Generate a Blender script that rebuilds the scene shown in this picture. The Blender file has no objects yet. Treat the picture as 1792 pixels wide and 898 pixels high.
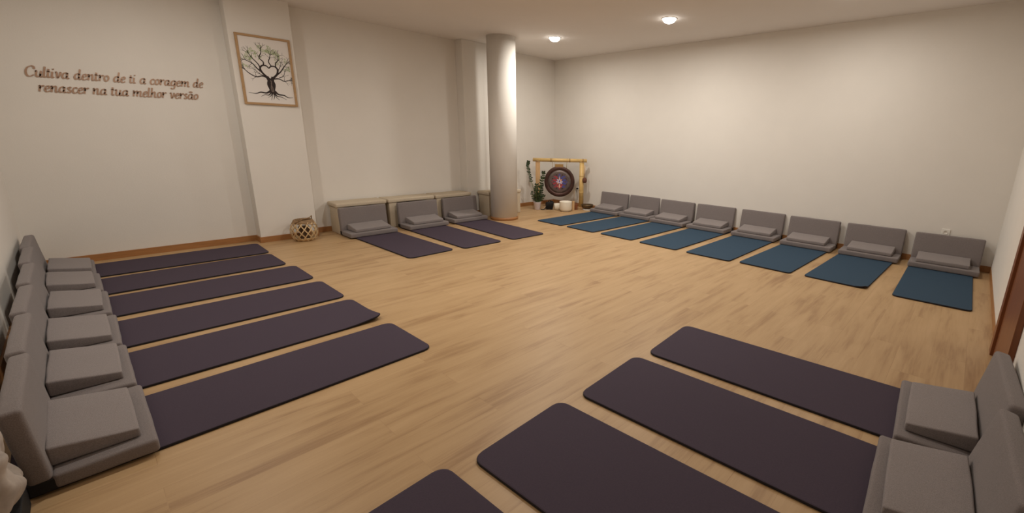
import bpy, bmesh, math, random
from mathutils import Vector, Matrix, noise
random.seed(7)
SC = bpy.context.scene
COL = SC.collection
R = math.radians

# ------------------------------------------------------------------ camera
FPX, CX, CY = 766.35, 1021.75, 438.66          # focal length and principal point in pixels of the 1792x898 frame
yaw, pitch, roll = R(-48.8415), R(-14.4946), R(1.4713)
f = Vector((-math.sin(yaw) * math.cos(pitch), math.cos(yaw) * math.cos(pitch), math.sin(pitch)))
r = Vector((math.cos(yaw), math.sin(yaw), 0)); u = r.cross(f)
r2 = math.cos(roll) * r + math.sin(roll) * u; u2 = -math.sin(roll) * r + math.cos(roll) * u
cd = bpy.data.cameras.new('camera'); cam = bpy.data.objects.new('camera', cd); COL.objects.link(cam)
cam.matrix_world = Matrix(((r2.x, u2.x, -f.x, 0), (r2.y, u2.y, -f.y, 0), (r2.z, u2.z, -f.z, 1.45), (0, 0, 0, 1)))
cd.sensor_fit = 'HORIZONTAL'; cd.sensor_width = 36; cd.lens = FPX / 1792 * 36
cd.shift_x = -(CX - 896) / 1792; cd.shift_y = -(449 - CY) / 1792
cd.clip_start = .02
SC.camera = cam

# ------------------------------------------------------------------ light and exposure
SC.view_settings.view_transform = 'Standard'; SC.view_settings.look = 'None'
SC.view_settings.gamma = 1; SC.view_settings.use_curve_mapping = False
SC.view_settings.exposure = 0.0
w = bpy.data.worlds.new('world'); SC.world = w; w.use_nodes = True
w.node_tree.nodes['Background'].inputs[0].default_value = (1, .85, .7, 1)
w.node_tree.nodes['Background'].inputs[1].default_value = .05
LAMP_COLOR = (1, .955, .875)
# ceiling panels of the room: x, y, watts
LAMPS = [(5.44, 5.50, 27), (5.50, 3.41, 31), (5.74, 1.29, 17),
         (0.70, 5.50, 15), (3.10, 3.41, 34), (3.10, 1.30, 9), (0.80, 3.41, 16)]
CEIL = 3.0

# ------------------------------------------------------------------ helpers
def lin(c):
    return tuple(((x / 255) / 12.92 if x / 255 <= .04045 else ((x / 255 + .055) / 1.055) ** 2.4) for x in c) + (1,)
def mat(name, rgb, rough=.8, metal=0, spec=.5, nscale=None, namt=.0, bump=0, bscale=200, sheen=0, stretch=None, emit=0):
    m = bpy.data.materials.new(name); m.use_nodes = True
    N, L = m.node_tree.nodes, m.node_tree.links
    b = N['Principled BSDF']
    b.inputs['Base Color'].default_value = lin(rgb); b.inputs['Roughness'].default_value = rough
    b.inputs['Metallic'].default_value = metal; b.inputs['Specular IOR Level'].default_value = spec
    b.inputs['Sheen Weight'].default_value = sheen
    tc = N.new('ShaderNodeTexCoord'); mp = N.new('ShaderNodeMapping'); L.new(tc.outputs['Object'], mp.inputs[0])
    if stretch: mp.inputs['Scale'].default_value = stretch
    if nscale:
        n = N.new('ShaderNodeTexNoise'); n.inputs['Scale'].default_value = nscale; n.inputs['Detail'].default_value = 5
        L.new(mp.outputs[0], n.inputs['Vector'])
        hs = N.new('ShaderNodeMapRange'); hs.inputs[1].default_value = .3; hs.inputs[2].default_value = .7
        hs.inputs[3].default_value = 1 - namt; hs.inputs[4].default_value = 1 + namt
        L.new(n.outputs[0], hs.inputs[0])
        mx = N.new('ShaderNodeVectorMath'); mx.operation = 'SCALE'; mx.inputs[0].default_value = lin(rgb)[:3]
        L.new(hs.outputs[0], mx.inputs['Scale']); L.new(mx.outputs[0], b.inputs['Base Color'])
    if bump:
        n2 = N.new('ShaderNodeTexNoise'); n2.inputs['Scale'].default_value = bscale; n2.inputs['Detail'].default_value = 3
        L.new(mp.outputs[0], n2.inputs['Vector'])
        bp = N.new('ShaderNodeBump'); bp.inputs['Strength'].default_value = bump; bp.inputs['Distance'].default_value = .002
        L.new(n2.outputs[0], bp.inputs['Height']); L.new(bp.outputs[0], b.inputs['Normal'])
    if emit:
        b.inputs['Emission Color'].default_value = (1, .93, .82, 1); b.inputs['Emission Strength'].default_value = emit
    return m

def wood_floor(name):
    m = bpy.data.materials.new(name); m.use_nodes = True
    N, L = m.node_tree.nodes, m.node_tree.links; b = N['Principled BSDF']
    tc = N.new('ShaderNodeTexCoord')
    br = N.new('ShaderNodeTexBrick'); br.offset = .37; br.inputs['Scale'].default_value = 1
    br.inputs['Brick Width'].default_value = 1.28; br.inputs['Row Height'].default_value = .19
    br.inputs['Mortar Size'].default_value = .0012; br.inputs['Mortar Smooth'].default_value = 0
    br.inputs['Color1'].default_value = (.0, .0, .0, 1); br.inputs['Color2'].default_value = (1, 1, 1, 1)
    br.inputs['Mortar'].default_value = (.4, .4, .4, 1); br.inputs['Bias'].default_value = 0
    L.new(tc.outputs['Object'], br.inputs['Vector'])
    # grain, drifting from board to board
    ad = N.new('ShaderNodeVectorMath'); ad.operation = 'ADD'
    sc = N.new('ShaderNodeVectorMath'); sc.operation = 'SCALE'; sc.inputs['Scale'].default_value = 7
    L.new(br.outputs['Color'], sc.inputs[0]); L.new(tc.outputs['Object'], ad.inputs[0]); L.new(sc.outputs[0], ad.inputs[1])
    mp = N.new('ShaderNodeMapping'); mp.inputs['Scale'].default_value = (1.0, 9, 1); L.new(ad.outputs[0], mp.inputs[0])
    n1 = N.new('ShaderNodeTexNoise'); n1.inputs['Scale'].default_value = 1.3; n1.inputs['Detail'].default_value = 6; n1.inputs['Distortion'].default_value = .6
    L.new(mp.outputs[0], n1.inputs['Vector'])
    mp2 = N.new('ShaderNodeMapping'); mp2.inputs['Scale'].default_value = (2.5, 45, 1); L.new(ad.outputs[0], mp2.inputs[0])
    n2 = N.new('ShaderNodeTexNoise'); n2.inputs['Scale'].default_value = 2.2; n2.inputs['Detail'].default_value = 4
    L.new(mp2.outputs[0], n2.inputs['Vector'])
    mp3 = N.new('ShaderNodeMapping'); mp3.inputs['Scale'].default_value = (.8, 2.6, 1); L.new(tc.outputs['Object'], mp3.inputs[0])
    n3 = N.new('ShaderNodeTexNoise'); n3.inputs['Scale'].default_value = 1.6; n3.inputs['Detail'].default_value = 3
    L.new(mp3.outputs[0], n3.inputs['Vector'])
    def math_(op, a, bb):
        q = N.new('ShaderNodeMath'); q.operation = op
        for i, v in enumerate((a, bb)):
            if isinstance(v, (int, float)): q.inputs[i].default_value = v
            else: L.new(v, q.inputs[i])
        return q.outputs[0]
    s = math_('ADD', math_('MULTIPLY', n1.outputs[0], .60), math_('MULTIPLY', n2.outputs[0], .18))
    s = math_('ADD', s, math_('MULTIPLY', n3.outputs[0], .30))
    sep = N.new('ShaderNodeSeparateColor'); L.new(br.outputs['Color'], sep.inputs[0])
    s = math_('ADD', s, math_('MULTIPLY', sep.outputs[0], .025))
    cr = N.new('ShaderNodeValToRGB'); L.new(s, cr.inputs[0])
    e = cr.color_ramp.elements
    e[0].position = .38; e[0].color = lin((156, 121, 84)); e[1].position = .70; e[1].color = lin((193, 160, 119))
    x = cr.color_ramp.elements.new(.53); x.color = lin((183, 150, 109))
    mo = N.new('ShaderNodeMix'); mo.data_type = 'RGBA'; mo.blend_type = 'MULTIPLY'
    mr = math_('MULTIPLY', br.outputs['Fac'], .18); L.new(mr, mo.inputs[0])
    L.new(cr.outputs[0], mo.inputs[6]); mo.inputs[7].default_value = (.35, .25, .15, 1)
    L.new(mo.outputs[2], b.inputs['Base Color'])
    b.inputs['Roughness'].default_value = .42; b.inputs['Specular IOR Level'].default_value = .35
    bp = N.new('ShaderNodeBump'); bp.inputs['Strength'].default_value = .08; bp.inputs['Distance'].default_value = .002
    L.new(n2.outputs[0], bp.inputs['Height']); L.new(bp.outputs[0], b.inputs['Normal'])
    return m

M = dict(
    wall=mat('white_plaster', (229, 223, 215), .9, spec=.2, nscale=3, namt=.012, bump=.25, bscale=90),
    ceiling=mat('ceiling_paint', (236, 230, 225), .95, spec=.1, nscale=2, namt=.01, bump=.15, bscale=90),
    floor=wood_floor('oak_laminate'),
    skirt=mat('skirting_oak', (164, 114, 68), .45, nscale=6, namt=.12, stretch=(1, 1, 8)),
    door=mat('door_wood', (122, 70, 38), .4, nscale=8, namt=.18, stretch=(8, 8, .7)),
    seat=mat('grey_woven_fabric', (128, 119, 117), .95, spec=.15, nscale=260, namt=.16, bump=.6, bscale=420, sheen=.15),
    cushion=mat('light_grey_woven_fabric', (138, 129, 127), .95, spec=.15, nscale=260, namt=.16, bump=.6, bscale=420, sheen=.15),
    black=mat('black_fabric', (16, 14, 15), .8),
    purple=mat('purple_mat_foam', (70, 59, 71), .85, spec=.25, nscale=140, namt=.06, bump=.3, bscale=350),
    blue=mat('blue_mat_foam', (50, 71, 90), .85, spec=.25, nscale=140, namt=.06, bump=.3, bscale=350),
    edgeshade=mat('mat_edge_shade', (24, 18, 24), .8),  # mat rim and underside painted near black, standing in for edge shadow
    bench=mat('cream_cover', (197, 182, 160), .9, spec=.15, nscale=60, namt=.04, bump=.4, bscale=200),
    brass=mat('bronze_lettering', (178, 146, 124), .38, metal=.6),
    frame=mat('light_wood_frame', (176, 140, 98), .55, nscale=20, namt=.1, stretch=(1, 1, 6)),
    paper=mat('white_paper', (230, 223, 217), .7),
    ink=mat('dark_brown_ink', (46, 34, 32), .8),
    inkgrey=mat('grey_bark_ink', (120, 106, 98), .8),
    leafink=mat('green_leaf_ink', (172, 184, 142), .8),
    white=mat('white_ceramic', (232, 226, 218), .35),
    frosted=mat('frosted_crystal', (240, 230, 212), .5),
    plastic=mat('white_plastic', (232, 228, 220), .4),
    pot=mat('white_plant_pot', (222, 214, 222), .4),
    soil=mat('potting_soil', (46, 34, 26), .95, nscale=60, namt=.3),
    leaf=mat('dark_green_leaf', (40, 54, 30), .35, nscale=12, namt=.25),
    stem=mat('green_stem', (82, 100, 48), .5),
    bamboo=mat('pale_bamboo', (214, 178, 112), .4, nscale=5, namt=.12, stretch=(1, 1, 1)),
    bambood=mat('bamboo_node', (160, 122, 70), .5),
    post=mat('pale_timber', (206, 166, 120), .55, nscale=6, namt=.1, stretch=(9, 9, 1)),
    gongrim=mat('dark_bronze', (80, 56, 50), .45, metal=.6, nscale=8, namt=.25),
    gongmid=mat('hammered_bronze', (112, 98, 94), .45, metal=.6, nscale=30, namt=.2, bump=.5, bscale=60),
    gongin=mat('painted_gong_center', (92, 76, 80), .5, nscale=40, namt=.3),
    red=mat('red_paint', (158, 58, 64), .6), blu=mat('blue_paint', (72, 72, 142), .6),
    vio=mat('violet_paint', (190, 180, 214), .6), org=mat('orange_paint', (214, 142, 92), .6),
    cream=mat('cream_paint', (224, 190, 172), .6),
    rope=mat('pale_cord', (196, 172, 132), .9),
    bronze=mat('bronze_bowl', (104, 84, 58), .35, metal=.7, nscale=25, namt=.2, bump=.4, bscale=60),
    mallet=mat('brown_felt', (104, 66, 50), .9),
    wicker=mat('woven_wood_strip', (208, 178, 134), .7, nscale=40, namt=.18),
    wickerd=mat('dark_cane', (142, 112, 78), .7, nscale=40, namt=.2),
    rattan=mat('rattan_inside', (88, 66, 44), .9),
    cloth=mat('pale_cloth', (168, 156, 146), .85, nscale=14, namt=.25),
    pouch=mat('orange_brown_leather', (150, 92, 54), .6, nscale=18, namt=.15),
    glow=mat('lamp_diffuser', (255, 255, 255), .5, emit=9),
    lampring=mat('lamp_ring_white', (225, 218, 208), .5),
)

def obj(name, me_or_bm, material=None, parent=None, smooth=False):
    if isinstance(me_or_bm, bmesh.types.BMesh):
        me = bpy.data.meshes.new(name); bmesh.ops.recalc_face_normals(me_or_bm, faces=me_or_bm.faces)
        me_or_bm.to_mesh(me); me_or_bm.free()
    else: me = me_or_bm
    if material:
        for m in (material if isinstance(material, (list, tuple)) else [material]): me.materials.append(m)
    if smooth:
        for p in me.polygons: p.use_smooth = True
    o = bpy.data.objects.new(name, me); COL.objects.link(o)
    if parent: o.parent = parent
    return o
def tag(o, label, cat, group=None, kind=None):
    o['label'] = label; o['category'] = cat
    if group: o['group'] = group
    if kind: o['kind'] = kind
    return o
def empty(name, loc, rz, label, cat, group=None):
    o = bpy.data.objects.new(name, None); COL.objects.link(o); o.empty_display_size = .1
    o.location = loc; o.rotation_euler = (0, 0, rz)
    return tag(o, label, cat, group)
def struct(name, bm, m, parent=None, label=None, cat=None, smooth=False):
    o = obj(name, bm, m, parent, smooth)
    if parent is None:
        o['kind'] = 'structure'
        o['label'] = label; o['category'] = cat
    return o
def dup(o, parent=None):
    c = o.copy(); COL.objects.link(c)
    if parent: c.parent = parent
    for ch in list(o.children): dup(ch, c)
    return c
def box(bm, x0, x1, y0, y1, z0, z1, bev=0, mi=0):
    v = [bm.verts.new((x, y, z)) for x in (x0, x1) for y in (y0, y1) for z in (z0, z1)]
    fs = [bm.faces.new([v[i] for i in q]) for q in ((0, 1, 3, 2), (4, 6, 7, 5), (0, 4, 5, 1), (2, 3, 7, 6), (0, 2, 6, 4), (1, 5, 7, 3))]
    for q in fs: q.material_index = mi
    if bev:
        es = list({e for q in fs for e in q.edges})
        bmesh.ops.bevel(bm, geom=es, offset=bev, segments=3, affect='EDGES', profile=.6)
def cylinder(bm, p, q, r0, r1=None, seg=16, mi=0, cap=True):
    p, q = Vector(p), Vector(q); r1 = r0 if r1 is None else r1
    d = (q - p).normalized(); a = d.orthogonal().normalized(); b = d.cross(a)
    A = []; B = []
    for i in range(seg):
        t = 2 * math.pi * i / seg; o = math.cos(t) * a + math.sin(t) * b
        A.append(bm.verts.new(p + o * r0)); B.append(bm.verts.new(q + o * r1))
    for i in range(seg):
        j = (i + 1) % seg; fc = bm.faces.new((A[i], A[j], B[j], B[i])); fc.material_index = mi; fc.smooth = True
    if cap:
        bm.faces.new(A[::-1]).material_index = mi; bm.faces.new(B).material_index = mi
def tube(bm, pts, rad, seg=8, mi=0):
    pts = [Vector(p) for p in pts]; rings = []
    prev = None
    for i, p in enumerate(pts):
        d = (pts[min(i + 1, len(pts) - 1)] - pts[max(i - 1, 0)]).normalized()
        if prev is None: a = d.orthogonal().normalized()
        else: a = (prev - prev.dot(d) * d).normalized()
        prev = a; b = d.cross(a); rr = rad[i] if isinstance(rad, (list, tuple)) else rad
        rings.append([bm.verts.new(p + rr * (math.cos(2 * math.pi * k / seg) * a + math.sin(2 * math.pi * k / seg) * b)) for k in range(seg)])
    for A, B in zip(rings, rings[1:]):
        for k in range(seg):
            j = (k + 1) % seg; fc = bm.faces.new((A[k], A[j], B[j], B[k])); fc.smooth = True; fc.material_index = mi
    bm.faces.new(rings[0][::-1]).material_index = mi; bm.faces.new(rings[-1]).material_index = mi
def lathe(bm, prof, seg=40, mi=0, c=(0, 0, 0), squash=1):
    rings = []
    for rr, z in prof:
        if rr < 1e-5: rings.append([bm.verts.new((c[0], c[1], c[2] + z))])
        else: rings.append([bm.verts.new((c[0] + rr * math.cos(2 * math.pi * k / seg), c[1] + rr * math.sin(2 * math.pi * k / seg) * squash, c[2] + z)) for k in range(seg)])
    for A, B in zip(rings, rings[1:]):
        for k in range(seg):
            j = (k + 1) % seg
            if len(A) == 1 and len(B) == 1: continue
            if len(A) == 1: fc = bm.faces.new((A[0], B[k], B[j]))
            elif len(B) == 1: fc = bm.faces.new((A[k], A[j], B[0]))
            else: fc = bm.faces.new((A[k], A[j], B[j], B[k]))
            fc.smooth = True; fc.material_index = mi
def axis_pts(h, r, n):
    e = [0, .12, .35, .65, 1]
    a = [-h + r * t for t in e]; b = [h - r * t for t in reversed(e)]
    mid = [-h + r + (2 * h - 2 * r) * i / n for i in range(1, n)]
    return a + mid + b
def rbox(bm, h, rad, n=(6, 6, 2), deform=None, mi=0):
    """a soft box with rounded edges, deformed by a function"""
    ax = [axis_pts(h[i], rad, n[i]) for i in range(3)]
    cache = {}
    def V(p):
        k = tuple(round(x, 6) for x in p)
        if k not in cache:
            p = Vector(p); q = Vector([max(-h[i] + rad, min(h[i] - rad, p[i])) for i in range(3)])
            d = p - q
            if d.length > 1e-9: p = q + d.normalized() * rad
            if deform: p = deform(p)
            cache[k] = bm.verts.new(p)
        return cache[k]
    for a in range(3):
        b, c = (a + 1) % 3, (a + 2) % 3
        for s in (-h[a], h[a]):
            for i in range(len(ax[b]) - 1):
                for j in range(len(ax[c]) - 1):
                    def P(u_, v_):
                        p = [0, 0, 0]; p[a] = s; p[b] = u_; p[c] = v_; return p
                    vs = [V(P(ax[b][i], ax[c][j])), V(P(ax[b][i + 1], ax[c][j])), V(P(ax[b][i + 1], ax[c][j + 1])), V(P(ax[b][i], ax[c][j + 1]))]
                    if len(set(vs)) == 4:
                        fc = bm.faces.new(vs); fc.smooth = True; fc.material_index = mi
def catmull(pts, n=8):
    pts = [Vector(p) for p in pts]; P = [2 * pts[0] - pts[1]] + pts + [2 * pts[-1] - pts[-2]]; out = []
    for i in range(1, len(P) - 2):
        for k in range(n):
            t = k / n; a, b, c, d = P[i - 1], P[i], P[i + 1], P[i + 2]
            out.append(.5 * ((2 * b) + (c - a) * t + (2 * a - 5 * b + 4 * c - d) * t * t + (3 * b - a - 3 * c + d) * t ** 3))
    out.append(P[-2]); return out

# ------------------------------------------------------------------ the room
XL, XR, YN, YF = -0.52, 7.0, -0.345, 7.07
bm = bmesh.new(); box(bm, XL - .1, XR + .1, YN - .1, YF + .1, -.1, 0)
struct('floor', bm, M['floor'], label='light oak plank floor covering the whole room', cat='floor')
bm = bmesh.new(); box(bm, XL - .1, XR + .1, YN - .1, YF + .1, CEIL, CEIL + .1)
struct('ceiling', bm, M['ceiling'], label='plain painted ceiling with round lamps let into it', cat='ceiling')
for n, b_, lb in (('wall_left', (XL - .1, XL, YN - .1, YF + .1), 'white wall behind the left row of grey seats'),
                  ('wall_right', (XR, XR + .1, YN - .1, YF + .1), 'long white wall behind the row of blue mats'),
                  ('wall_near', (XL, XR, YN - .1, YN), 'white wall holding the brown wooden door'),
                  ('wall_back', (XL, XR, YF, YF + .1), 'white wall with bronze lettering and a framed tree picture')):
    bm = bmesh.new(); box(bm, *b_, 0, CEIL); struct(n, bm, M['wall'], label=lb, cat='wall')
bm = bmesh.new(); box(bm, 1.412, 2.08, 6.87, YF, 0, CEIL, .004)
struct('trim_1', bm, M['wall'], label='white wall pilaster carrying the framed tree picture', cat='pilaster')
bm = bmesh.new(); box(bm, 4.60, 5.75, 6.87, YF, 0, CEIL, .004)
struct('trim_2', bm, M['wall'], label='white wall pilaster half hidden behind the round column', cat='pilaster')
bm = bmesh.new(); cylinder(bm, (4.90, 6.20, 0), (4.90, 6.20, CEIL), .235, seg=72)
struct('trim_3', bm, M['wall'], label='round white column standing free from floor to ceiling', cat='column', smooth=False)
bm = bmesh.new(); lathe(bm, [(.2352, 0), (.243, 0), (.243, .05), (.2352, .052)], 72, c=(4.90, 6.20, 0))
struct('baseboard_column', bm, M['skirt'], label='oak skirting ring around the foot of the round column', cat='baseboard')
BH, BT = .075, .013
def skirt(name, segs, lb):
    bm = bmesh.new()
    for s in segs: box(bm, *s, 0, BH, .002)
    struct(name, bm, M['skirt'], label=lb, cat='baseboard')
skirt('baseboard_back', [(XL, 1.412, YF - BT, YF), (1.412 - BT, 1.412, 6.87 - BT, YF - BT), (1.412, 2.08, 6.87 - BT, 6.87), (2.08, 2.08 + BT, 6.87 - BT, YF - BT),
                         (2.08 + BT, 4.60, YF - BT, YF), (4.6 - BT, 4.6, 6.87 - BT, YF - BT), (4.6, 5.75, 6.87 - BT, 6.87), (5.75, 5.75 + BT, 6.87 - BT, YF - BT), (5.75 + BT, XR, YF - BT, YF)],
      'oak skirting board along the back wall and its pilasters')
skirt('baseboard_right', [(XR - BT, XR, YN, YF - BT)], 'oak skirting board along the long right wall')
skirt('baseboard_left', [(XL, XL + BT, YN, YF - BT)], 'oak skirting board along the left wall')
skirt('baseboard_near', [(4.24, XR - BT, YN, YN + .005), (XL + BT, 3.20, YN, YN + .005)], 'oak skirting board beside the brown door')

# door in the near wall
bm = bmesh.new(); box(bm, 3.32, 4.12, YN, YN + .012, .005, 2.05)
dr = struct('door_1', bm, M['door'], label='brown wooden door in the near right wall', cat='door')
bm = bmesh.new()
box(bm, 3.20, 3.32, YN, YN + .03, 0, 2.15, .003); box(bm, 4.12, 4.24, YN, YN + .03, 0, 2.15, .003); box(bm, 3.32, 4.12, YN, YN + .03, 2.05, 2.15, .003)
obj('door_frame', bm, M['door'], dr)
bm = bmesh.new(); cylinder(bm, (3.40, YN + .012, 1.02), (3.40, YN + .055, 1.02), .009); cylinder(bm, (3.40, YN + .05, 1.02), (3.51, YN + .05, 1.02), .009)
obj('door_handle', bm, M['lampring'], dr)

# ------------------------------------------------------------------ ceiling lamps
lamp_lb = ['lit round ceiling lamp above the gong corner, beside the column', 'lit round ceiling lamp, the middle one over the blue mats',
           'lit round ceiling lamp just cut by the top edge of the view']
for i, (x, y, wt) in enumerate(LAMPS):
    lb = lamp_lb[i] if i < 3 else 'lit round ceiling lamp %s' % ('over the left row of purple mats', 'over the middle of the room', 'over the near purple mats', 'above the nearest left seats')[i - 3]
    L0 = empty('ceiling_lamp', (x, y, CEIL), 0, lb, 'lamp', 'round ceiling lamps')
    bm = bmesh.new(); lathe(bm, [(.085, -.004), (.097, -.008), (.104, -.004), (.105, 0)], 40); obj('trim_ring', bm, M['lampring'], L0)
    bm = bmesh.new(); lathe(bm, [(.086 * math.cos(t), -.004 - .058 * math.sin(t)) for t in [k * math.pi / 16 for k in range(8)]] + [(0, -.062)], 32)
    gm = bpy.data.materials.new('lamp_glow'); gm.use_nodes = True; pb = gm.node_tree.nodes['Principled BSDF']
    pb.inputs['Emission Color'].default_value = LAMP_COLOR + (1,); pb.inputs['Emission Strength'].default_value = 14
    obj('diffuser', bm, gm, L0)
    ld = bpy.data.lights.new('lamp_light', 'AREA'); ld.shape = 'DISK'; ld.size = .13; ld.energy = wt; ld.color = LAMP_COLOR
    ld.spread = R(180)
    lo = bpy.data.objects.new('lamp_light', ld); COL.objects.link(lo); lo.parent = L0; lo.location = (0, 0, -.064)

# ------------------------------------------------------------------ yoga mats
def mat_mesh(rad, curl=None, seed=0):
    LX, WY, T = 1.83 / 2, .61 / 2, .0135
    xs = [-LX + rad * t for t in (0, .15, .35, .6, 1)]
    xs += [-LX + rad + (2 * LX - 2 * rad) * i / 24 for i in range(1, 24)] + [-q for q in reversed(xs)]
    ys = [-WY + rad * t for t in (0, .15, .35, .6, 1)]
    ys += [-WY + rad + (2 * WY - 2 * rad) * i / 8 for i in range(1, 8)] + [-q for q in reversed(ys)]
    bm = bmesh.new()
    def mp(x, y, sh):
        qx = max(-LX + rad, min(LX - rad, x)); qy = max(-WY + rad, min(WY - rad, y))
        vx, vy = x - qx, y - qy
        if abs(vx) > 1e-9 and abs(vy) > 1e-9:
            k = max(abs(vx), abs(vy)) / math.hypot(vx, vy); vx *= k; vy *= k
        x, y = qx + vx, qy + vy
        s = 1 - sh
        X = x * (1 - sh / LX); Y = y * (1 - sh / WY)
        z = max(0, noise.noise((x * 1.7 + seed * 9, y * 2.5, 0)) * .003)
        if curl:
            cx_, cy_, hgt, rr = curl; d = math.hypot(x - cx_, y - cy_)
            if d < rr: z += hgt * (1 - d / rr) ** 2
        return X, Y, z
    lay = [(T * .0, .002), (T * .2, 0), (T * .75, 0), (T, .002)]
    grids = []
    for z0, sh in (lay[0], lay[-1]):
        g = [[None] * len(ys) for _ in xs]
        for i, x in enumerate(xs):
            for j, y in enumerate(ys):
                X, Y, z = mp(x, y, sh); g[i][j] = bm.verts.new((X, Y, z + z0))
        grids.append(g)
        for i in range(len(xs) - 1):
            for j in range(len(ys) - 1):
                fc = bm.faces.new((g[i][j], g[i + 1][j], g[i + 1][j + 1], g[i][j + 1])); fc.smooth = z0 > 0
                fc.material_index = 0 if z0 > 0 else 1
    ring = [(i, 0) for i in range(len(xs))] + [(len(xs) - 1, j) for j in range(1, len(ys))] + [(i, len(ys) - 1) for i in range(len(xs) - 2, -1, -1)] + [(0, j) for j in range(len(ys) - 2, 0, -1)]
    prev = [grids[0][i][j] for i, j in ring]
    for z0, sh in lay[1:3]:
        cur = []
        for i, j in ring:
            X, Y, z = mp(xs[i], ys[j], sh); cur.append(bm.verts.new((X, Y, z + z0)))
        for k in range(len(ring)):
            l = (k + 1) % len(ring); fc = bm.faces.new((prev[k], prev[l], cur[l], cur[k])); fc.material_index = 1
        prev = cur
    cur = [grids[1][i][j] for i, j in ring]
    for k in range(len(ring)):
        l = (k + 1) % len(ring); fc = bm.faces.new((prev[k], prev[l], cur[l], cur[k])); fc.material_index = 1
    bmesh.ops.recalc_face_normals(bm, faces=bm.faces)
    me = bpy.data.meshes.new('yoga_mat'); bm.to_mesh(me); bm.free(); return me
me_p = [mat_mesh(.062, None, s) for s in range(3)]
me_b = [mat_mesh(.045, None, s + 5) for s in range(3)]
for m_ in me_p: m_.materials.append(M['purple']); m_.materials.append(M['edgeshade'])
for m_ in me_b: m_.materials.append(M['blue']); m_.materials.append(M['edgeshade'])
me_pc = mat_mesh(.062, (.915, -.305, .035, .33), 11); me_pc.materials.append(M['purple']); me_pc.materials.append(M['edgeshade'])
me_bc = mat_mesh(.045, (.915, .305, .028, .12), 12); me_bc.materials.append(M['blue']); me_bc.materials.append(M['edgeshade'])
ORD = ['first', 'second', 'third', 'fourth', 'fifth', 'sixth', 'seventh', 'eighth']
def place_mat(me, endx, endy, ang, label, group):
    """the free short end's middle lies at endx, endy; ang is the way from the wall end to the free end"""
    o = bpy.data.objects.new('yoga_mat', me); COL.objects.link(o)
    o.location = (endx - .915 * math.cos(ang), endy - .915 * math.sin(ang), .0006); o.rotation_euler = (0, 0, ang)
    return tag(o, label, 'yoga mat', group)
Lm = [(1.345, 6.517, -.85), (1.33, 5.832, .6), (1.375, 5.10, -.16), (1.385, 4.350, -.13), (1.395, 3.64, .66), (1.405, 2.913, 1.0)]
for i, (x, y, a) in enumerate(Lm):
    lb = ['plum purple yoga mat closest to the back wall, under the lettering', 'purple yoga mat second from the back wall in the left row',
          'purple yoga mat third from the back wall in the left row', 'purple yoga mat fourth from the back wall in the left row',
          'purple yoga mat in the left row with its near corner curling up', 'nearest and largest purple yoga mat of the left row, beside bare floor'][i]
    place_mat(me_pc if i == 4 else me_p[i % 3], x, y, R(a), lb, 'purple mats in the left row')
Mm = [(2.706, 4.84, 1.18), (3.442, 4.80, -.69), (4.229, 4.77, -1.55)]
for i, (x, y, a) in enumerate(Mm):
    lb = ['purple yoga mat before the seat nearest the round basket lantern', 'middle purple mat of the three in front of the cream benches',
          'purple yoga mat ending right beside the round column'][i]
    place_mat(me_p[(i + 1) % 3], x, y, R(-90 + a), lb, 'purple mats before the cream benches')
Bm = [(5.175, 5.35, -1.44), (5.165, 4.635, -2.02), (5.165, 3.90, -1.13), (5.135, 3.148, -.75), (5.125, 2.391, -.48), (5.155, 1.68, -1.95), (5.16, .931, -1.94), (5.125, .098, .47)]
for i, (x, y, a) in enumerate(Bm):
    lb = ('blue yoga mat closest to the gong and its bowls' if i == 0 else 'blue yoga mat in the far right corner, last of its row' if i == 7 else
          'blue yoga mat seventh from the gong, a near corner curling up' if i == 6 else '%s blue yoga mat counting from the gong' % ORD[i])
    place_mat(me_bc if i == 6 else me_b[i % 3], x, y, R(180 + a), lb, 'blue mats along the right wall')
Rm = [(2.697, 1.50, 3.5), (1.990, 1.50, 2.9), (1.262, 1.505, 2.6), (.548, 1.53, 2.6)]
for i, (x, y, a) in enumerate(Rm):
    lb = ['farthest purple mat of the near row, closest to the door', 'purple mat in the near row before the second grey seat',
          'large purple mat at the bottom centre of the view', 'purple mat of which only one corner enters at the bottom edge'][i]
    place_mat(me_p[i % 3], x, y, R(90 + a), lb, 'purple mats in the near row')

# ------------------------------------------------------------------ folding floor chairs and wedge cushions
def wob(p, amp, fr, s):
    n = noise.noise_vector((p[0] * fr + s, p[1] * fr + s * 2, p[2] * fr)); return p + n * amp
bm = bmesh.new(); rbox(bm, (.335, .158, .0325), .016, (8, 5, 1), lambda p: wob(p, .0035, 6, 1)); SEAT = bpy.data.meshes.new('seat_pad'); bmesh.ops.recalc_face_normals(bm, faces=bm.faces); bm.to_mesh(SEAT); bm.free()
bm = bmesh.new(); rbox(bm, (.335, .0335, .168), .018, (8, 1, 5), lambda p: wob(p, .0035, 5, 4)); BACK = bpy.data.meshes.new('backrest'); bmesh.ops.recalc_face_normals(bm, faces=bm.faces); bm.to_mesh(BACK); bm.free()
bm = bmesh.new(); box(bm, -.333, .333, .05, .125, .0145, .066, .005); HINGE = bpy.data.meshes.new('hinge_strip'); bmesh.ops.recalc_face_normals(bm, faces=bm.faces); bm.to_mesh(HINGE); bm.free()
def wedge(p):
    t = (p.y + .13) / .26          # 0 back .. 1 front
    k = 1.14 - .56 * t
    q = Vector((p.x, p.y, (p.z + .0375) * k))
    return wob(q, .003, 7, 8)
bm = bmesh.new(); rbox(bm, (.252, .135, .0375), .011, (7, 5, 1), wedge); WEDGE = bpy.data.meshes.new('wedge_cushion'); bmesh.ops.recalc_face_normals(bm, faces=bm.faces); bm.to_mesh(WEDGE); bm.free()
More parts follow.
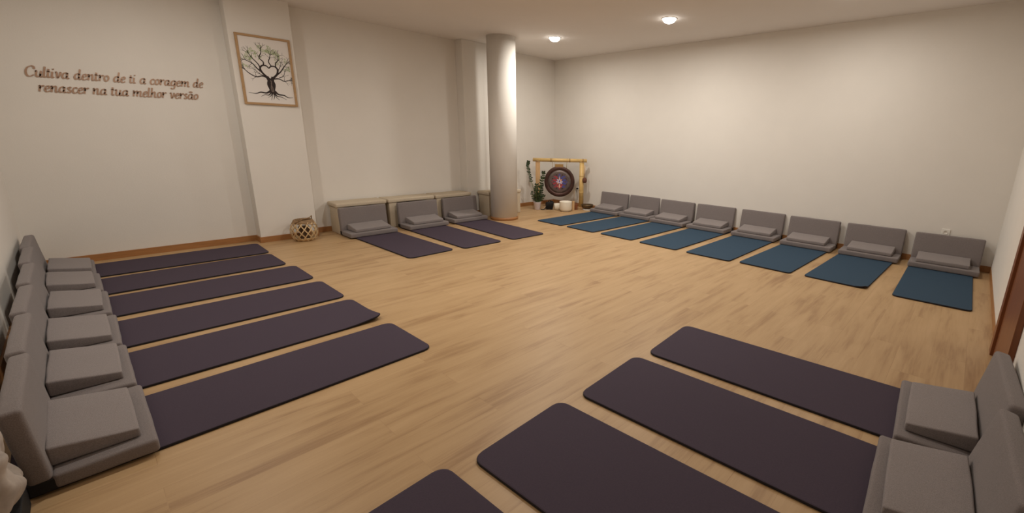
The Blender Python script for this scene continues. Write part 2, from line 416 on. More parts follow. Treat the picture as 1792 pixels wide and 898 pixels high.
SEAT.materials.append(M['seat']); BACK.materials.append(M['seat']); HINGE.materials.append(M['black']); WEDGE.materials.append(M['cushion'])
for me in (SEAT, BACK, WEDGE):
    for p in me.polygons: p.use_smooth = True
def link(name, me, parent=None):
    o = bpy.data.objects.new(name, me); COL.objects.link(o); o.parent = parent; return o
chair0 = empty('floor_chair', (0, 0, 0), 0, 'x', 'floor chair')
s_ = link('seat_pad', SEAT, chair0); s_.location = (0, .272, .0475)
b_ = link('backrest', BACK, chair0); b_.location = (0, .066, .212); b_.rotation_euler = (R(7), 0, 0)
h_ = link('hinge_strip', HINGE, chair0)
cush0 = link('wedge_cushion', WEDGE)
used = [False]
def place_chair(x, y, face, lb, clb, grp, cgrp, lean=7, coff=(0, 0), crot=0):
    """x, y: middle of the chair's front edge on the floor; face: the way a sitter looks"""
    rz = face - math.pi / 2
    ox, oy = x - .43 * math.cos(face), y - .43 * math.sin(face)
    c = chair0 if not used[0] else dup(chair0)
    q = cush0 if not used[0] else dup(cush0)
    used[0] = True
    c.location = (ox, oy, .0); c.rotation_euler = (0, 0, rz); tag(c, lb, 'floor chair', grp)
    for ch in c.children:
        if ch.name.startswith('backrest'):
            ch.rotation_euler = (R(lean), 0, 0)
            ch.location = (0, .096 - .190 * math.sin(R(lean)) - .006, .228)
    fwd = Vector((math.cos(face), math.sin(face), 0)); side = Vector((math.cos(rz), math.sin(rz), 0))
    p = Vector((x, y, 0)) - fwd * (.175 + coff[1]) + side * coff[0]
    q.location = (p.x, p.y, .0825); q.rotation_euler = (0, 0, rz + R(crot)); tag(q, clb, 'wedge cushion', cgrp)

Bc = [(6.60, 5.307, 0), (6.63, 4.60, 1.0), (6.58, 3.888, -.6), (6.59, 3.158, 0), (6.60, 2.384, -.8), (6.55, 1.62, 0), (6.566, .862, .5), (6.54, .09, .6)]
for i, (x, y, a) in enumerate(Bc):
    w_ = ('nearest the gong' if i == 0 else 'in the far right corner' if i == 7 else '%s in the row from the gong' % ORD[i])
    place_chair(x, y, R(180 + a), 'grey floor chair by the right wall, ' + w_, 'wedge cushion on the right wall chair ' + w_,
                'grey floor chairs along the right wall', 'wedge cushions along the right wall', 8, ((.0, .01, .005, -.01, 0, .01, -.005, .015)[i], (.005, 0, .01, .0, 0, .005, 0, .0)[i]), (0, 1, -1, 0, 1.5, 0, -1, 0.5)[i])
Mc = [(2.64, 6.285, 0), (3.485, 6.26, .5), (4.27, 6.285, -.6)]
for i, (x, y, a) in enumerate(Mc):
    w_ = ('nearest the basket lantern', 'in the middle of the three', 'next to the round column')[i]
    place_chair(x, y, R(-90 + a), 'grey floor chair leaning on a cream bench, ' + w_, 'wedge cushion on the bench row chair ' + w_,
                'grey floor chairs before the benches', 'wedge cushions before the benches', 5, ((.0, -.01, .01)[i], (.005, 0, .0)[i]), (2, -1, 1)[i])
Lc = [(-.075, 6.46, 0), (-.052, 5.79, .5), (-.03, 5.06, 0), (-.015, 4.31, -.4), (.0, 3.60, .3), (.02, 2.89, .5)]
for i, (x, y, a) in enumerate(Lc):
    w_ = ('farthest one, touching the back wall', 'second from the back wall', 'third from the back wall', 'fourth from the back wall', 'next to the nearest', 'nearest to the viewer')[i]
    place_chair(x, y, R(a), 'grey floor chair in the left row, ' + w_, 'grey wedge cushion in the left row, ' + w_,
                'grey floor chairs in the left row', 'wedge cushions in the left row', (6, 6, 5, 5, 4, 4)[i], ((.03, .0, .01, .02, -.01, .012)[i], (-.02, 0, -.005, .0, 0, .01)[i]), (0, .5, -.5, 1, -.5, 0.5)[i])
Rc = [(2.755, .085, 3.2), (2.045, .10, 2.9)]
for i, (x, y, a) in enumerate(Rc):
    w_ = ('closest to the door', 'cut by the bottom right corner', 'out at the lower right edge')[i]
    place_chair(x, y, R(90 + a), 'large grey floor chair in the near row, ' + w_, 'grey wedge cushion in the near row, ' + w_,
                'grey floor chairs in the near row', 'wedge cushions in the near row', (8.5, 11, 11)[i], ((-.02, .0, .0)[i], (.0, 0.01, .0)[i]), (-1, 1, 0)[i])

# ------------------------------------------------------------------ cream benches
def bench(x0, x1, lb):
    b = empty('padded_bench', ((x0 + x1) / 2, 6.885, 0), 0, lb, 'bench', 'cream benches along the back wall')
    hw = (x1 - x0) / 2
    yb = .0 if x1 < 4.6 else -.02
    bm = bmesh.new(); rbox(bm, (hw, .172, .031), .02, (8, 4, 1), lambda p: wob(p, .004, 4, x0)); o = obj('bench_top', bm, M['bench'], b, True); o.location = (0, -.012, .420)
    for s in (-1, 1):
        bm = bmesh.new(); rbox(bm, (.066, .152, .194), .012, (2, 3, 5), lambda p: wob(p, .002, 5, x0)); o = obj('leg', bm, M['bench'], b, True); o.location = (s * (hw - .085), -.02, .196)
    bm = bmesh.new(); box(bm, -hw + .14, hw - .14, .11, .13, .03, .39, .003); obj('back_panel', bm, M['bench'], b)
    return b
bench(2.30, 3.03, 'cream padded bench nearest the basket lantern, behind a grey chair')
bench(3.05, 3.84, 'second cream padded bench from the basket lantern')
bench(3.86, 4.56, 'cream padded bench behind the chair next to the column')
bb = bench(4.78, 5.56, 'cream padded bench mostly hidden behind the round column')
bb.location.y = 6.68

# ------------------------------------------------------------------ lettering on the back wall
A_ = [(.62, .75), (.45, .98), (.2, .85), (.05, .4), (.18, .02), (.4, .08), (.6, .45)]
def stem_(x, top): return [(x + .04, top), (x, top * .5), (x, .15), (x + .1, 0), (x + .26, .12)]
def arch(x): return [(x, .5), (x + .2, .9), (x + .4, 1), (x + .48, .8), (x + .46, .0)]
GL = {
 'a': ([A_, stem_(.62, 1)], .95), 'd': ([A_, stem_(.62, 1.75)], .95),
 'u': ([[(0, .85), (.1, 1), (.14, .8), (.12, .3), (.25, 0), (.48, .1), (.62, .5)], stem_(.62, 1)], .95),
 'l': ([[(.1, 1.75), (.05, .8), (.05, .15), (.18, 0), (.32, .12)]], .42), 't': ([[(.12, 1.4), (.07, .7), (.08, .15), (.2, 0), (.36, .12)], [(-.08, 1), (.34, 1)]], .48),
 'i': ([[(.08, 1), (.06, .5), (.07, .12), (.18, 0), (.32, .12)], [(.1, 1.36), (.15, 1.44), (.12, 1.5)]], .42),
 'v': ([[(0, .9), (.1, 1), (.2, .7), (.3, .02), (.52, .45), (.62, .9), (.5, 1.0)]], .78),
 'e': ([[(.08, .45), (.4, .55), (.55, .8), (.4, 1), (.18, .85), (.05, .4), (.2, .02), (.42, .02), (.6, .2)]], .72),
 'n': ([[(0, .9), (.08, 1), (.1, .8), (.08, 0)], arch(.1)[:-1] + [(.56, .15), (.68, 0), (.82, .12)]], .92),
 'm': ([[(0, .9), (.08, 1), (.1, .8), (.08, 0)], arch(.1), arch(.56)[:-1] + [(1.02, .15), (1.14, 0), (1.28, .12)]], 1.38),
 'r': ([[(0, .9), (.08, 1), (.1, .8), (.08, 0)], [(.1, .5), (.28, .9), (.45, 1), (.56, .86)]], .64),
 'o': ([[(.32, 1), (.1, .8), (.05, .4), (.2, .02), (.42, .1), (.58, .5), (.5, .9), (.32, 1)]], .74),
 'c': ([[(.55, .8), (.4, 1), (.18, .85), (.05, .4), (.2, .02), (.4, .02), (.58, .2)]], .68),
 'g': ([A_, [(.66, 1), (.62, .2), (.55, -.45), (.3, -.62), (.05, -.45)]], .86),
 's': ([[(.5, .85), (.3, 1), (.12, .8), (.25, .55), (.45, .3), (.3, .0), (.02, .15)]], .64),
 'h': ([[(.1, 1.75), (.07, .8), (.06, 0)], [(.08, .5), (.28, .9), (.46, 1), (.55, .8), (.53, .15), (.65, 0), (.8, .12)]], .9),
 'C': ([[(.95, 1.25), (.9, 1.6), (.6, 1.72), (.2, 1.4), (.05, .8), (.2, .15), (.55, 0), (.95, .3)]], 1.08),
}
GL['ã'] = (GL['a'][0] + [[(.12, 1.3), (.28, 1.45), (.45, 1.32), (.62, 1.48)]], .95)
def letter(ch, sc):
    bm = bmesh.new()
    for st in GL[ch][0]:
        P = catmull([(x + .2 * y, y, 0) for x, y in st], 7)
        Lf, Rt = [], []
        for i, p in enumerate(P):
            t = (P[min(i + 1, len(P) - 1)] - P[max(i - 1, 0)]).normalized(); n = Vector((-t.y, t.x, 0))
            hw = .055 + .085 * abs(t.y * math.cos(R(20)) - t.x * math.sin(R(20)))
            Lf.append(p + n * hw); Rt.append(p - n * hw)
        def V(p, d): return bm.verts.new((p.x * sc, -d, p.y * sc))
        rows = [[V(a, .001), V(b, .001), V(b, .007), V(a, .007)] for a, b in zip(Lf, Rt)]
        for a, b in zip(rows, rows[1:]):
            for k in range(4): bm.faces.new((a[k], a[(k + 1) % 4], b[(k + 1) % 4], b[k]))
        bm.faces.new(rows[0]); bm.faces.new(rows[-1][::-1])
    return bm
sign = empty('wall_lettering', (0, YF, 0), 0, 'two lines of bronze script lettering on the back wall above the mats', 'lettering')
for txt, x0, x1, z in (('Cultiva dentro de ti a coragem de', -.205, 1.13, 1.893), ('renascer na tua melhor versão', -.145, 1.065, 1.757)):
    adv = sum(.5 if ch == ' ' else GL[ch][1] for ch in txt); sc = (x1 - x0) / adv; x = x0
    for ch in txt:
        if ch == ' ': x += .5 * sc; continue
        o = obj('letter', letter(ch, sc), M['brass'], sign); o.location = (x, 0, z + (x - x0) * .012); x += GL[ch][1] * sc

# ------------------------------------------------------------------ framed tree picture
px0, px1, pz0, pz1 = 1.467, 2.038, 1.745, 2.553
pic = empty('framed_picture', ((px0 + px1) / 2, 6.87, pz0), 0, 'light wood framed print of a brown tree with a heart in its branches', 'picture')
PW, PH, FW = px1 - px0, pz1 - pz0, .026
bm = bmesh.new()
for b4 in ((-PW / 2, -PW / 2 + FW, 0, PH), (PW / 2 - FW, PW / 2, 0, PH), (-PW / 2 + FW, PW / 2 - FW, 0, FW), (-PW / 2 + FW, PW / 2 - FW, PH - FW, PH)):
    box(bm, b4[0], b4[1], -.024, -.002, b4[2], b4[3], .002)
obj('frame', bm, M['frame'], pic)
bm = bmesh.new(); box(bm, -PW / 2 + FW, PW / 2 - FW, -.012, -.004, FW, PH - FW); sheet = obj('print', bm, M['paper'], pic)
iw, ih = PW - 2 * FW, PH - 2 * FW
bm = bmesh.new(); dpt = [0]
def pt(u_, v_): return Vector((-iw / 2 + iw * u_, 0, FW + ih * v_))
def ribbon(pts, w0, w1, mi=0):
    P = catmull([(a, b, 0) for a, b in pts], 6); n = len(P); rows = []
    dpt[0] += .000004
    for i, p in enumerate(P):
        t = (P[min(i + 1, n - 1)] - P[max(i - 1, 0)]); t = Vector((t.x * iw, t.y * ih)).normalized(); hw = (w0 + (w1 - w0) * i / (n - 1)) / 2
        c = pt(p.x, p.y); nn = Vector((-t.y, 0, t.x)) * hw; y = -.0125 - dpt[0]
        rows.append((bm.verts.new((c.x + nn.x, y, c.z + nn.z)), bm.verts.new((c.x - nn.x, y, c.z - nn.z))))
    for a, b in zip(rows, rows[1:]): bm.faces.new((a[0], a[1], b[1], b[0])).material_index = mi
rnd = random.Random(5)
tips = []
def twig(x, y, ang, ln, wd, dep):
    pts = [(x, y)]; a = ang
    for k in range(3):
        a += rnd.uniform(-.35, .35); x += math.cos(a) * ln / 3; y += math.sin(a) * ln / 3 * iw / ih; pts.append((x, y))
    x = max(.03, min(.97, x)); y = min(.93, y); pts[-1] = (x, y)
    ribbon(pts, wd, wd * .5)
    tips.append((x, y))
    if dep > 0:
        for s in (-1, 1): twig(pts[-1][0], pts[-1][1], a + s * rnd.uniform(.3, .7), ln * rnd.uniform(.55, .75), wd * .55, dep - 1)
        if dep > 1: twig(pts[2][0], pts[2][1], a + rnd.choice((-1, 1)) * .9, ln * .5, wd * .45, dep - 2)
# trunk: two strands twisting
ribbon([(.56, .17), (.53, .24), (.50, .30), (.51, .36), (.47, .42)], .060, .034)
ribbon([(.53, .17), (.56, .24), (.585, .30), (.57, .36), (.60, .42)], .060, .034)
ribbon([(.545, .18), (.53, .25), (.55, .32), (.535, .37)], .012, .006, 1)
ribbon([(.57, .18), (.56, .25), (.54, .31), (.565, .37)], .010, .005, 1)
# heart
ribbon([(.54, .37), (.46, .42), (.385, .48), (.36, .54), (.41, .585), (.49, .585), (.535, .55)], .026, .012)
ribbon([(.54, .37), (.61, .41), (.69, .47), (.715, .54), (.67, .585), (.59, .585), (.535, .55)], .026, .012)
# main limbs
for P_, w_ in (([(.48, .40), (.38, .42), (.26, .40), (.14, .44), (.06, .49)], .016), ([(.60, .39), (.72, .40), (.82, .37), (.93, .39)], .015),
              ([(.40, .47), (.30, .53), (.22, .60), (.10, .64)], .016), ([(.69, .46), (.78, .52), (.86, .60), (.93, .66)], .015),
              ([(.37, .52), (.33, .60), (.22, .69), (.17, .75)], .014), ([(.43, .58), (.44, .64), (.37, .70), (.42, .78), (.42, .84)], .015),
              ([(.60, .58), (.55, .65), (.58, .71), (.60, .76)], .013), ([(.68, .57), (.69, .64), (.75, .69), (.76, .75)], .013),
              ([(.44, .42), (.34, .45), (.26, .50)], .009), ([(.73, .42), (.82, .45), (.86, .52)], .009), ([(.70, .50), (.78, .60), (.80, .66)], .008)):
    ribbon(P_, w_, w_ * .5); a = math.atan2((P_[-1][1] - P_[-2][1]) * ih / iw, P_[-1][0] - P_[-2][0])
    for s in (-.55, 0, .5): twig(P_[-1][0], P_[-1][1], a + s, .10, w_ * .42, 1)
    m_ = P_[len(P_) // 2]; twig(m_[0], m_[1], a + .9, .09, w_ * .35, 1); twig(m_[0], m_[1], a - .9, .08, w_ * .35, 1)
# roots
for P_, w_ in (([(.51, .20), (.42, .16), (.30, .165), (.20, .14), (.06, .15)], .024), ([(.59, .20), (.66, .15), (.78, .14), (.86, .11), (.97, .115)], .024),
              ([(.52, .18), (.46, .13), (.38, .13), (.30, .10)], .015), ([(.58, .18), (.63, .12), (.72, .11), (.82, .07)], .016),
              ([(.54, .18), (.50, .12), (.44, .09)], .012), ([(.56, .18), (.57, .11), (.55, .06)], .012), ([(.57, .18), (.61, .10), (.67, .06)], .012), ([(.55, .17), (.52, .10), (.50, .05)], .009)):
    ribbon(P_, w_, .003)
# leaves
for k in range(1100):
    a = rnd.uniform(-.05, math.pi + .05); q = rnd.uniform(.70, 1) if rnd.random() < .75 else rnd.uniform(.45, .8)
    cxn, cyn = .5 + .48 * q * math.cos(a), .55 + .35 * q * math.sin(a)
    if noise.noise((cxn * 9, cyn * 9, 3)) < -.06: continue
    s = rnd.uniform(.005, .010); c = pt(min(.97, max(.03, cxn)), cyn); dpt[0] += .0000005; y = -.0124 - dpt[0] * .02; th = rnd.uniform(0, 6.3)
    vs = [bm.verts.new((c.x + s * math.cos(th + t_) * k2, y, c.z + s * math.sin(th + t_) * k2)) for t_, k2 in ((0, 1), (1.57, .45), (3.14, 1), (4.71, .45))]
    bm.faces.new(vs).material_index = 2
o = obj('tree_drawing', bm, [M['ink'], M['inkgrey'], M['leafink']], sheet)
o['label'] = 'dark brown tree drawing with pale green leaves'

# ------------------------------------------------------------------ basket lantern
LX0, LY0 = 1.86, 6.665
bl = empty('basket_lantern', (LX0, LY0, 0), R(20), 'round openwork basket lantern of pale wood strips beside the pilaster', 'lantern')
def prof(t):      # t 0..1 bottom to top
    z = .012 + .275 * t
    return .085 + .073 * math.sin(math.pi * (t * .86 + .10)) ** .8, z
bm = bmesh.new()
NS = 13
def strip(bm, P, wd, th, nrm):
    rows = []
    for i, p in enumerate(P):
        t = (P[min(i + 1, len(P) - 1)] - P[max(i - 1, 0)]).normalized(); n = nrm(p); s = t.cross(n).normalized()
        rows.append([bm.verts.new(p + s * wd / 2 + n * th / 2), bm.verts.new(p - s * wd / 2 + n * th / 2), bm.verts.new(p - s * wd / 2 - n * th / 2), bm.verts.new(p + s * wd / 2 - n * th / 2)])
    for a, b in zip(rows, rows[1:]):
        for k in range(4): bm.faces.new((a[k], a[(k + 1) % 4], b[(k + 1) % 4], b[k]))
    bm.faces.new(rows[0]); bm.faces.new(rows[-1][::-1])
for sgn in (-1, 1):
    for k in range(NS):
        P = []
        for i in range(19):
            t = i / 18; rr, z = prof(t); rr += .002 * sgn + .003
            a = 2 * math.pi * k / NS + sgn * t * 1.25; P.append(Vector((rr * math.cos(a), rr * math.sin(a), z)))
        strip(bm, P, .013, .003, lambda p: (p - Vector((0, 0, .15))).normalized())
obj('lattice', bm, M['wicker'], bl)
bm = bmesh.new()
lathe(bm, [(prof(.84)[0] + .006, prof(.84)[1]), (prof(.98)[0] + .008, prof(1)[1]), (prof(.98)[0] - .004, prof(1)[1] + .004), (prof(.84)[0] - .006, prof(.84)[1]), (prof(.84)[0] + .006, prof(.84)[1])], 40); obj('top_band', bm, M['wickerd'], bl)
bm = bmesh.new(); lathe(bm, [(0, .0), (.088, 0), (.105, .02), (.122, .045), (.116, .046), (.10, .02), (0, .012)], 40); obj('base', bm, M['wicker'], bl)
bm = bmesh.new(); lathe(bm, [(0, .014), (.06, .014), (.065, .03), (.065, .19), (.06, .195), (.06, .03), (0, .026)], 32); obj('candle_cup', bm, M['rattan'], bl)
bm = bmesh.new()
tube(bm, catmull([(-.135, -.03, .262), (-.07, -.085, .305), (.02, -.10, .318), (.085, -.06, .33), (.125, .0, .29), (.142, .03, .245)], 8), .006, 8)
tube(bm, catmull([(-.13, -.04, .255), (-.06, -.125, .25), (.03, -.155, .225), (.12, -.10, .20)], 8), .004, 8)
obj('handle', bm, M['wickerd'], bl)

# ------------------------------------------------------------------ gong corner
gL, gR = Vector((6.165, 6.69, 0)), Vector((6.79, 6.05, 0))
gd = (gR - gL); gw = gd.length; ga = math.atan2(gd.y, gd.x)
gs = empty('gong_stand', ((gL + gR) / 2), ga, 'pale bamboo and timber gong stand in the far corner', 'gong stand')
for s in (-1, 1):
    bm = bmesh.new(); x = s * gw / 2
    if s < 0: box(bm, x - .045, x + .045, -.025, .025, .02, .955, .006)
    else: cylinder(bm, (x, 0, .02), (x, 0, .955), .048, .046, 24)
    for zz in ((.35, .68) if s > 0 else ()): lathe(bm, [(.047, zz - .012), (.052, zz), (.047, zz + .012)], 24, c=(x, 0, 0))
    obj('post', bm, M['post'] if s < 0 else M['bamboo'], gs)
    bm = bmesh.new(); box(bm, x - .05, x + .05, -.06, .06, 0, .045, .006); obj('foot', bm, M['post'], gs)
bm = bmesh.new(); cylinder(bm, (-gw / 2 - .10, 0, .988), (gw / 2 + .10, 0, .988), .036, .034, 24)
for xx in (-.18, .20, .47):
    tube(bm, [(xx - .012, 0, .988), (xx, 0, .988), (xx + .012, 0, .988)], [.0355, .040, .0355], 24, 1)
obj('beam', bm, [M['bamboo'], M['bambood']], gs)
bm = bmesh.new()
for s in (-1, 1):
    tube(bm, [(s * gw / 2 + .045 * math.cos(t), .052 * math.sin(t), .965 + .012 * math.sin(2 * t + s)) for t in [i * .3 for i in range(30)]], .005, 6)
obj('lashing', bm, M['rope'], gs)
gc = Vector(((gL + gR) / 2)); gn = Vector((-math.sin(ga), math.cos(ga), 0))
if gn.dot(Vector((-1, -1, 0))) < 0: gn = -gn
gx = -.005
# gong: local frame, disc in the xz plane, facing local -y
go = empty('gong', (gc + Vector((math.cos(ga), math.sin(ga), 0)) * gx + Vector((0, 0, .555))), ga, 'round dark bronze gong with a bright painted centre, hanging from the stand', 'gong')
fs = -1 if gn.dot(Vector((-math.sin(ga), math.cos(ga), 0))) < 0 else 1
def glathe(prof_, seg=64):
    bm = bmesh.new(); lathe(bm, prof_, seg); bmesh.ops.rotate(bm, verts=bm.verts, matrix=Matrix.Rotation(R(90) * (1 if fs < 0 else -1), 3, 'X')); return bm
obj('gong_rim', glathe([(.305, -.04), (.312, -.03), (.312, .0), (.30, .012), (.272, .014), (.235, .010), (.232, .004), (.30, .002), (.305, -.04)]), M['gongrim'], go)
obj('gong_face', glathe([(.0, .008), (.10, .012), (.19, .010), (.236, .010), (.236, .0), (.0, .0)]), M['gongmid'], go)
bm = bmesh.new(); cnt = [0]
def disc(x, z, rx, rz, mi, seg=20, rot=0, lift=0):
    y = (.0128 + lift) * fs; vs = []
    for k in range(seg):
        t = 2 * math.pi * k / seg; a, b = rx * math.cos(t), rz * math.sin(t)
        vs.append(bm.verts.new((x + a * math.cos(rot) - b * math.sin(rot), y, z + a * math.sin(rot) + b * math.cos(rot))))
    bm.faces.new(vs).material_index = mi
sx = 1 if fs < 0 else -1       # so that blue stands on the viewer's right
disc(0, 0, .168, .168, 0, 40)
for k in range(16):
    t = 2 * math.pi * k / 16; disc(.148 * math.cos(t), .148 * math.sin(t), .014, .014, 6 if k % 2 else (2 if math.cos(t) * sx > 0 else 1), 12, 0, .0004)
for k in range(10):
    t = 2 * math.pi * (k + .5) / 10; right = math.cos(t) * sx > 0
    disc(.100 * math.cos(t), .100 * math.sin(t), .046, .021, 2 if right else 1, 16, t, .0006)
for k in range(8):
    t = 2 * math.pi * k / 8; disc(.045 * math.cos(t), .045 * math.sin(t), .028, .014, (3, 4, 1, 3)[k % 4], 16, t, .0010)
def poly(pts, mi, lift):
    bm.faces.new([bm.verts.new((x, (.0128 + lift) * fs, z)) for x, z in pts]).material_index = mi
poly([(-.045, -.03), (.045, -.03), (.012, .06), (0, .125), (-.012, .06)], 5, .0014)
poly([(-.026, -.03), (.026, -.03), (0, .07)], 3, .0018)
disc(0, .012, .014, .022, 2, 14, 0, .0022)
poly([(-.075, -.06), (-.03, -.035), (0, -.13), (.03, -.035), (.075, -.06), (.04, -.115), (0, -.14), (-.04, -.115)], 1, .0016)
disc(0, -.085, .012, .045, 5, 14, 0, .0024)
for s in (-1, 1): disc(s * .03, -.10, .010, .010, 4, 12, 0, .0026)
obj('painted_centre', bm, [M['gongin'], M['red'], M['blu'], M['vio'], M['org'], M['cream'], M['gongrim']], go)
bm = bmesh.new()
for s in (-1, 1):
    tube(bm, [(s * .14, 0, .277), (s * .145, 0, .36), (s * .15, 0, .405)], .004, 6)
    tube(bm, [(s * .15 + 0.0, .042 * math.cos(t), .433 + .042 * math.sin(t)) for t in [i * 2 * math.pi / 20 for i in range(21)]], .005, 6)
obj('hanging_cord', bm, M['rope'], go)
bm = bmesh.new(); box(bm, -.095, .075, -.012, .012, .295, .355, .005); obj('wooden_plaque', bm, M['bambood'], go)
# gong mallet hanging from the right post
side = Vector((math.cos(ga), math.sin(ga), 0))
mp_ = gR + side * .062 + gn * .06
ml = empty('gong_mallet', (mp_.x, mp_.y, .60), 0, 'brown headed gong mallet hanging on the right post of the stand', 'mallet')
bm = bmesh.new(); lathe(bm, [(0, -.055), (.03, -.05), (.046, -.02), (.046, .02), (.03, .05), (0, .055)], 24); obj('mallet_head', bm, M['mallet'], ml, True)
bm = bmesh.new(); cylinder(bm, (0, 0, .05), (0, 0, .30), .009, .008, 12); obj('mallet_handle', bm, M['post'], ml)

# potted ZZ plant
pp = empty('potted_plant', (6.03, 6.56, 0), 0, 'tall dark green plant in a white pot beside the gong', 'plant')
bm = bmesh.new(); lathe(bm, [(0, 0), (.052, 0), (.056, .004), (.078, .155), (.081, .16), (.073, .16), (.07, .14), (0, .14)], 40); obj('pot', bm, M['pot'], pp)
bm = bmesh.new(); lathe(bm, [(0, .145), (.071, .142)], 30); obj('soil', bm, M['soil'], pp)
vr = Vector((math.cos(yaw), math.sin(yaw), 0)); vf = Vector((-math.sin(yaw), math.cos(yaw), 0))
def frond(name, pts, n, l0, start=.3, seed=0):
    """pts: (across, depth, height)"""
    rr = random.Random(seed)
    P = catmull([vr * a + vf * b + Vector((0, 0, c)) for a, b, c in pts], 8)
    bm = bmesh.new(); N_ = len(P); tube(bm, P, [.007 - .005 * i / N_ for i in range(N_)], 6); st = obj(name, bm, M['stem'], pp)
    bm = bmesh.new()
    for k in range(n):
        t = start + (1 - start) * k / (n - 1); i = min(N_ - 2, int(t * (N_ - 1))); p = P[i]; d = (P[i + 1] - P[i]).normalized()
        for s in (-1, 1):
            ax = (vr * s + vf * rr.uniform(-.6, .6)).normalized()
            dr_ = (d * rr.uniform(.55, .9) + ax * .8).normalized(); ln = l0 * rr.uniform(.8, 1.15) * (1 - .35 * t); wd = ln * .46
            nn = dr_.cross(d).normalized(); sd = dr_.cross(nn).normalized(); nn = sd.cross(dr_)
            prev = None
            for j in range(7):
                q = j / 6; ww = wd * math.sin(math.pi * min(1, q * .93 + .05)) ** .8 / 2; c = p + dr_ * ln * q - Vector((0, 0, .25 * ln * q * q))
                row = (bm.verts.new(c + sd * ww + nn * ww * .35), bm.verts.new(c - nn * 0.001), bm.verts.new(c - sd * ww + nn * ww * .35))
                if prev:
                    for m_ in (0, 1): fc = bm.faces.new((prev[m_], prev[m_ + 1], row[m_ + 1], row[m_])); fc.smooth = True
                prev = row
    obj('leaves', bm, M['leaf'], st)
frond('stem', [(-.01, 0, .14), (-.06, .01, .36), (-.14, .03, .62), (-.19, .03, .86), (-.175, .03, .97)], 22, .070, .46, 1)
frond('stem', [(.01, 0, .14), (.03, -.02, .30), (.08, -.03, .52), (.125, -.03, .70), (.13, -.03, .77)], 16, .085, .2, 2)
frond('stem', [(0, -.01, .14), (-.02, -.03, .26), (-.02, -.04, .40), (-.005, -.04, .52)], 14, .085, .1, 3)
frond('stem', [(.02, 0, .14), (.05, .02, .25), (.08, .03, .38), (.09, .03, .50)], 13, .085, .1, 4)
frond('stem', [(-.02, 0, .14), (-.06, .0, .22), (-.10, .0, .30), (-.11, .0, .36)], 6, .07, .2, 5)
frond('stem', [(.02, 0, .14), (.07, -.01, .20), (.12, -.02, .27), (.14, -.02, .30)], 5, .07, .3, 6)

# bowls and small things on the floor
sb = empty('singing_bowl', (6.335, 6.055, 0), 0, 'large white frosted crystal singing bowl on the floor before the gong', 'bowl')
bm = bmesh.new(); lathe(bm, [(0, .004), (.085, .006), (.112, .02), (.124, .05), (.126, .19), (.1255, .197), (.119, .197), (.118, .05), (.10, .026), (0, .018)], 56); obj('bowl_body', bm, M['frosted'], sb)
bm = bmesh.new(); lathe(bm, [(.06, 0), (.085, 0), (.085, .007), (.06, .007), (.06, 0)], 40); obj('ring_base', bm, M['white'], sb)
bm = bmesh.new(); lathe(bm, [(0, 0), (.06, .002), (.078, .02), (.082, .125), (.077, .125), (.072, .025), (0, .014)], 40)
tag(obj('crystal_bowl', bm, M['frosted']), 'smaller white bowl half hidden behind the large white one', 'bowl').location = (6.335, 6.275, 0)
mb = empty('metal_bowl', (6.775, 5.86, 0), 0, 'wide brown metal bowl on a white ring at the right post', 'bowl')
bm = bmesh.new(); lathe(bm, [(0, .026), (.07, .028), (.115, .065), (.125, .115), (.120, .117), (.105, .07), (.06, .042), (0, .04)], 48); obj('bowl_body', bm, M['bronze'], mb)
bm = bmesh.new(); lathe(bm, [(.05, 0), (.095, 0), (.10, .014), (.09, .028), (.06, .028), (.05, .014), (.05, 0)], 40); obj('ring_cushion', bm, M['white'], mb)
bg = empty('black_bag', (6.225, 6.405, 0), ga, 'small slumped black bag on the floor below the gong', 'bag')
bm = bmesh.new(); rbox(bm, (.075, .06, .075), .03, (4, 4, 4), lambda p: wob(p, .03, 11, 3) * 1.0 + Vector((0, 0, .085)));
bmesh.ops.translate(bm, verts=bm.verts, vec=(0, 0, 0)); o = obj('bag_body', bm, M['black'], bg, True)
bm = bmesh.new(); tube(bm, catmull([(-.05, -.05, .12), (-.09, -.08, .03), (-.14, -.09, .012), (-.17, -.07, .012)], 6), .009, 8); obj('strap', bm, M['black'], bg)
bm = bmesh.new(); tube(bm, catmull([(-.03, 0, .15), (-.01, -.02, .19), (.03, -.01, .18), (.05, 0, .14)], 6), .008, 8); obj('handle', bm, M['black'], bg)
ws = empty('wooden_chime', (6.535, 6.03, 0), ga, 'small upright pale wooden block between the white bowl and the post', 'chime')
bm = bmesh.new(); box(bm, -.024, .024, -.02, .02, 0, .19, .004); obj('block', bm, M['post'], ws)
bm = bmesh.new(); cylinder(bm, (.012, 0, .18), (.014, 0, .40), .004, .004, 10); obj('rod', bm, M['bambood'], ws)
wb = bmesh.new(); box(wb, -.045, .045, -.04, .04, 0, .12, .005)
o = tag(obj('wooden_box', wb, M['door']), 'small brown wooden box between the pale block and the metal bowl', 'box'); o.location = (6.63, 6.06, 0); o.rotation_euler = (0, 0, ga)

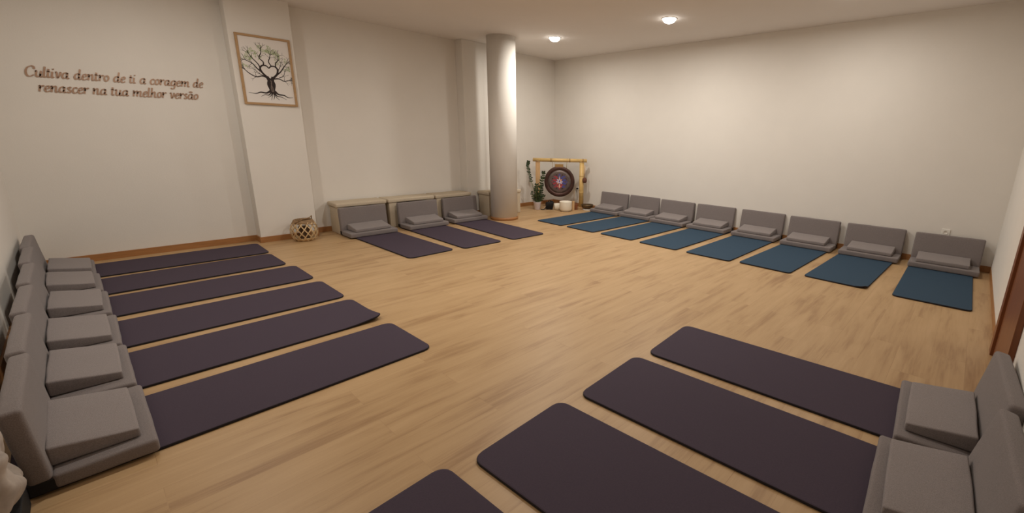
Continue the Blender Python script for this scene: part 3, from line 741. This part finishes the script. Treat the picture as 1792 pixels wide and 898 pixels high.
# sockets on the walls
def socket(loc, rz, lb, plug=False):
    s = empty('wall_socket', loc, rz, lb, 'socket')
    bm = bmesh.new(); box(bm, -.042, .042, -.009, 0, -.042, .042, .003); obj('plate', bm, M['plastic'], s)
    bm = bmesh.new(); lathe(bm, [(0, 0), (.020, 0), (.022, .004)], 24); bmesh.ops.rotate(bm, verts=bm.verts, matrix=Matrix.Rotation(R(90), 3, 'X')); o = obj('outlet', bm, M['lampring'], s); o.location = (0, -.0095, 0)
    if plug:
        bm = bmesh.new(); cylinder(bm, (0, -.01, 0), (0, -.045, 0), .018, .014); tube(bm, catmull([(0, -.045, 0), (-.0, -.06, -.03), (0, -.03, -.12), (0.0, -.02, -.25)], 6), .004, 8); obj('plug', bm, M['black'], s)
    return s
socket((XR, .145, .415), R(-90), 'white wall socket just above the last grey chair in the right corner')
socket((XR, 6.33, .385), R(-90), 'white wall socket with a black plug beside the gong stand', True)
socket((5.98, YF, .30), 0, 'white wall socket low on the back wall behind the column')

# ------------------------------------------------------------------ things at the left edge
bm = bmesh.new(); box(bm, -.08, .08, -.14, .14, 0, .085, .004); box(bm, -.083, .083, -.143, .143, .085, .105, .004)
cr = empty('storage_box', (-.435, 2.40, 0), 0, 'black box on the floor at the lower left edge', 'box')
obj('box_body', bm, M['black'], cr)
bm = bmesh.new(); rbox(bm, (.075, .12, .11), .035, (12, 18, 16), lambda p: wob(wob(p, .035, 8, 2), .012, 15, 5))
lo_ = min(v.co.z for v in bm.verts)
o = tag(obj('crumpled_cloth', bm, M['cloth'], None, True), 'pale crumpled cloth on the black box at the left edge', 'cloth'); o.location = (-.425, 2.39, .1065 - lo_)
top_ = max((o.matrix_basis @ v.co).z for v in o.data.vertices)
bm = bmesh.new(); rbox(bm, (.055, .10, .038), .025, (3, 5, 2), lambda p: wob(p, .010, 11, 7))
lo_ = min(v.co.z for v in bm.verts)
o = tag(obj('leather_pouch', bm, M['pouch'], None, True), 'orange brown pouch lying on the pale crumpled cloth', 'pouch'); o.location = (-.435, 2.40, top_ - lo_ - .008)
